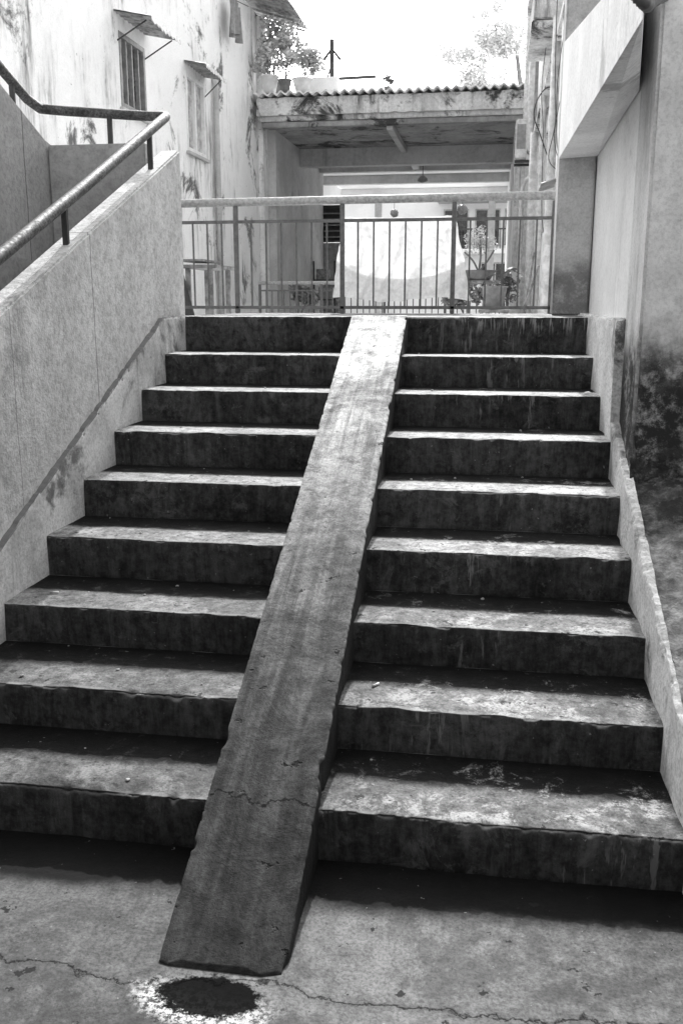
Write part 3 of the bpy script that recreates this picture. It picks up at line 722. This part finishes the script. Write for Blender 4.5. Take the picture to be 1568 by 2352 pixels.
potplant(-.35,13,-.65,.18,.4,M['potd'],[(-.35,13,.08,.22),(-.55,13,.02,.17)],800,.05,'leafy shrub in a dark clay pot')
potplant(-3.3,16,-.65,.2,.4,M['potd'],[(-3.3,16,.15,.2),(-3.1,16,.05,.18)],500,.06,'leafy shrub in a dark clay pot')
# rooftop plants
potplant(-4.15,17.85,3.66,.16,.30,M['pot'],[(-4.15,17.9,4.35,.28),(-4.3,17.9,4.15,.2),(-3.95,17.9,4.5,.22)],1000,.065,'spiky shrub in a white glazed pot on the canopy',lm='leafl')
potplant(-3.86,17.8,3.66,.12,.22,M['potd'],[(-3.85,17.9,4.2,.26),(-3.7,17.9,4.4,.27),(-3.85,18,4.6,.22)],1100,.055,'bushy shrub in a dark pot on the canopy',lm='leafl')
potplant(-3.62,18.2,3.72,.18,.25,M['pot'],[(-3.6,18.1,4.25,.28),(-3.42,18.1,4.3,.22),(-3.32,18.1,4.12,.18)],1200,.055,'dense shrub in a pale planter on the canopy',lm='leafl')
potplant(-4.2,18.4,3.75,.16,.25,M['potd'],[(-4.2,18.4,4.7,.3),(-3.95,18.3,4.85,.22),(-4.25,18.3,4.95,.2)],700,.065,'tall shrub in a dark pot on the canopy',lm='leafl')
potplant(-2.05,18.2,3.70,.06,.08,M['potd'],[(-2.05,18.2,3.92,.08),(-1.98,18.2,3.86,.06)],120,.05,'tiny weed in a small pot on the roof edge')
o=boxes('roof_planter',[(-3.72,-3.0,18.5,18.9,3.80,4.06)],M['white'],None,.02); tag(o,'white masonry planter on the canopy roof','planter')
fn=thing('antenna_mast',(-3.22,19,3.8),'short mast with small crossed arms and a horizontal bar','antenna')
tube('mast',[(-3.20,19,3.75),(-3.20,19,4.82)],.042,M['dark'],fn,8)
tube('arm',[(-3.36,19,4.46),(-3.20,19,4.66),(-3.04,19,4.46)],.03,M['dark'],fn,6)
tube('bar',[(-3.35,19,4.12),(-2.36,19,4.14)],.03,M['dark'],fn,8); tube('strut',[(-3.34,19,4.0),(-3.20,19,4.4)],.018,M['mid'],fn,6)
tr=thing('tree',(.6,33,-.65),'tall airy tree rising behind the roofs','tree')
tube('trunk',smooth_path([(.9,33,-.65),(.95,33,3),(.7,33,6),(.4,33,8)],8),.2,M['mid'],tr,8,rf=lambda i:.18-.0055*i)
for e in [(-.8,33,7.4),(-.3,33,8.6),(1.0,33,8.8),(-1.1,33,6.9),(.2,33,7.0)]: tube('limb',smooth_path([(.7,33,5.8),((.7+e[0])/2,33,(5.8+e[2])/2+.2),e],6),.02,M['mid'],tr,6)
cl_=[(-.2+random.gauss(0,.65),33+random.uniform(-.5,.5),7.7+random.gauss(0,.75),random.uniform(.25,.55)) for _ in range(30)]+[(-1.3,33,6.9,.15),(.9,33,8.6,.5),(1.2,33,7.6,.6)]
leaves('crown',cl_,8000,.10,M['paper'],tr)

# ---------------------------------------------------------------- unseen building added behind the viewer to shade the foot of the stairs
ub=thing('unseen_shade_building',(0,-4,-1.64),'unseen concrete roof and wall added to shade the stair foot','building')
box('shade_roof',-6,6,-9,1.1,1.0,1.3,M['greywall'],ub,0)
box('shade_rear_wall',-6,6,-9.4,-9.01,-1.66,1.3,M['greywall'],ub,0)

# ---------------------------------------------------------------- litter
def butt(x,y,z,a):
    t_=thing('cigarette_butt',(x,y,z),'small white cigarette butt lying on a step','cigarette butt','cigarette butts on the steps')
    d=Vector((math.cos(a),math.sin(a),0)); p=Vector((x,y,z+.004))
    tube('paper',[p-d*.010,p+d*.012],.0038,M['paper'],t_,8); tube('filter',[p-d*.022,p-d*.0101],.0039,M['stone'],t_,8)
butt(-1.72,3.42,ZK[3]+.002,.2); butt(-.36,3.05,ZK[2]+.003,1.0)
def pebble(x,y,z,r,m='stone',lab='small pale stone chip lying on the concrete'):
    bm=bmesh.new(); bmesh.ops.create_icosphere(bm,subdivisions=2,radius=r)
    for v in bm.verts: v.co*=1+.5*N(v.co.x/r+x*9,v.co.y/r+y*5,v.co.z/r); v.co.z*=.6
    bm.verts.index_update(); vs=[(v.co.x+x,v.co.y+y,v.co.z+z+r*.4) for v in bm.verts]; fs=[[v.index for v in f.verts] for f in bm.faces]; bm.free()
    o=raw('stone_chip',vs,fs,M[m],None); tag(o,lab,'stone chip','stone chips on the steps')
pebble(.49,4.92,ZK[7],.018,'paper')
for _ in range(44):
    k=random.randint(0,8)
    y=(random.uniform(1.75,2.4) if k==0 else random.uniform(YK[k]+.05,YK[k]+.38)); x=random.uniform(-1.8,.5)
    if -.87<x<-.42: continue
    pebble(x,y,ZK[k],random.uniform(.003,.008))

# ---------------------------------------------------------------- world, sun, camera
w=bpy.data.worlds.new("World"); scene.world=w; w.use_nodes=True; nt=w.node_tree
bg=nt.nodes['Background']; sky=nt.nodes.new('ShaderNodeTexSky'); sky.sky_type='NISHITA'; sky.sun_disc=False
EL,AZ=math.radians(39.5),math.radians(-4)
sky.sun_elevation=EL; sky.sun_rotation=AZ; sky.dust_density=4; sky.air_density=1.5
bw=nt.nodes.new('ShaderNodeRGBToBW'); nt.links.new(sky.outputs[0],bw.inputs[0]); nt.links.new(bw.outputs[0],bg.inputs[0]); bg.inputs[1].default_value=.50
s=bpy.data.lights.new('sun','SUN'); s.energy=5; s.angle=math.radians(.5); so=bpy.data.objects.new('sun',s); scene.collection.objects.link(so)
dirv=Vector((math.sin(-AZ)*math.cos(EL),-math.cos(AZ)*math.cos(EL),-math.sin(EL)))
so.rotation_euler=dirv.to_track_quat('-Z','Y').to_euler(); so.location=(0,20,30)
cam=bpy.data.cameras.new('camera'); co=bpy.data.objects.new('camera',cam); scene.collection.objects.link(co)
th=math.radians(12.74);ps=math.radians(9.02)
Rv=Vector((math.cos(ps),math.sin(ps),0));F=Vector((-math.sin(ps)*math.cos(th),math.cos(ps)*math.cos(th),-math.sin(th)));U=Rv.cross(F)
m=Matrix((Rv,U,-F)).transposed().to_4x4(); m.translation=Vector((0,0,E)); co.matrix_world=m
cam.sensor_fit='VERTICAL'; cam.sensor_height=36; cam.lens=36*2150/2352; cam.clip_end=2000; cam.clip_start=.05
scene.camera=co
scene.view_settings.view_transform='Standard'; scene.view_settings.look='None'; scene.view_settings.exposure=0
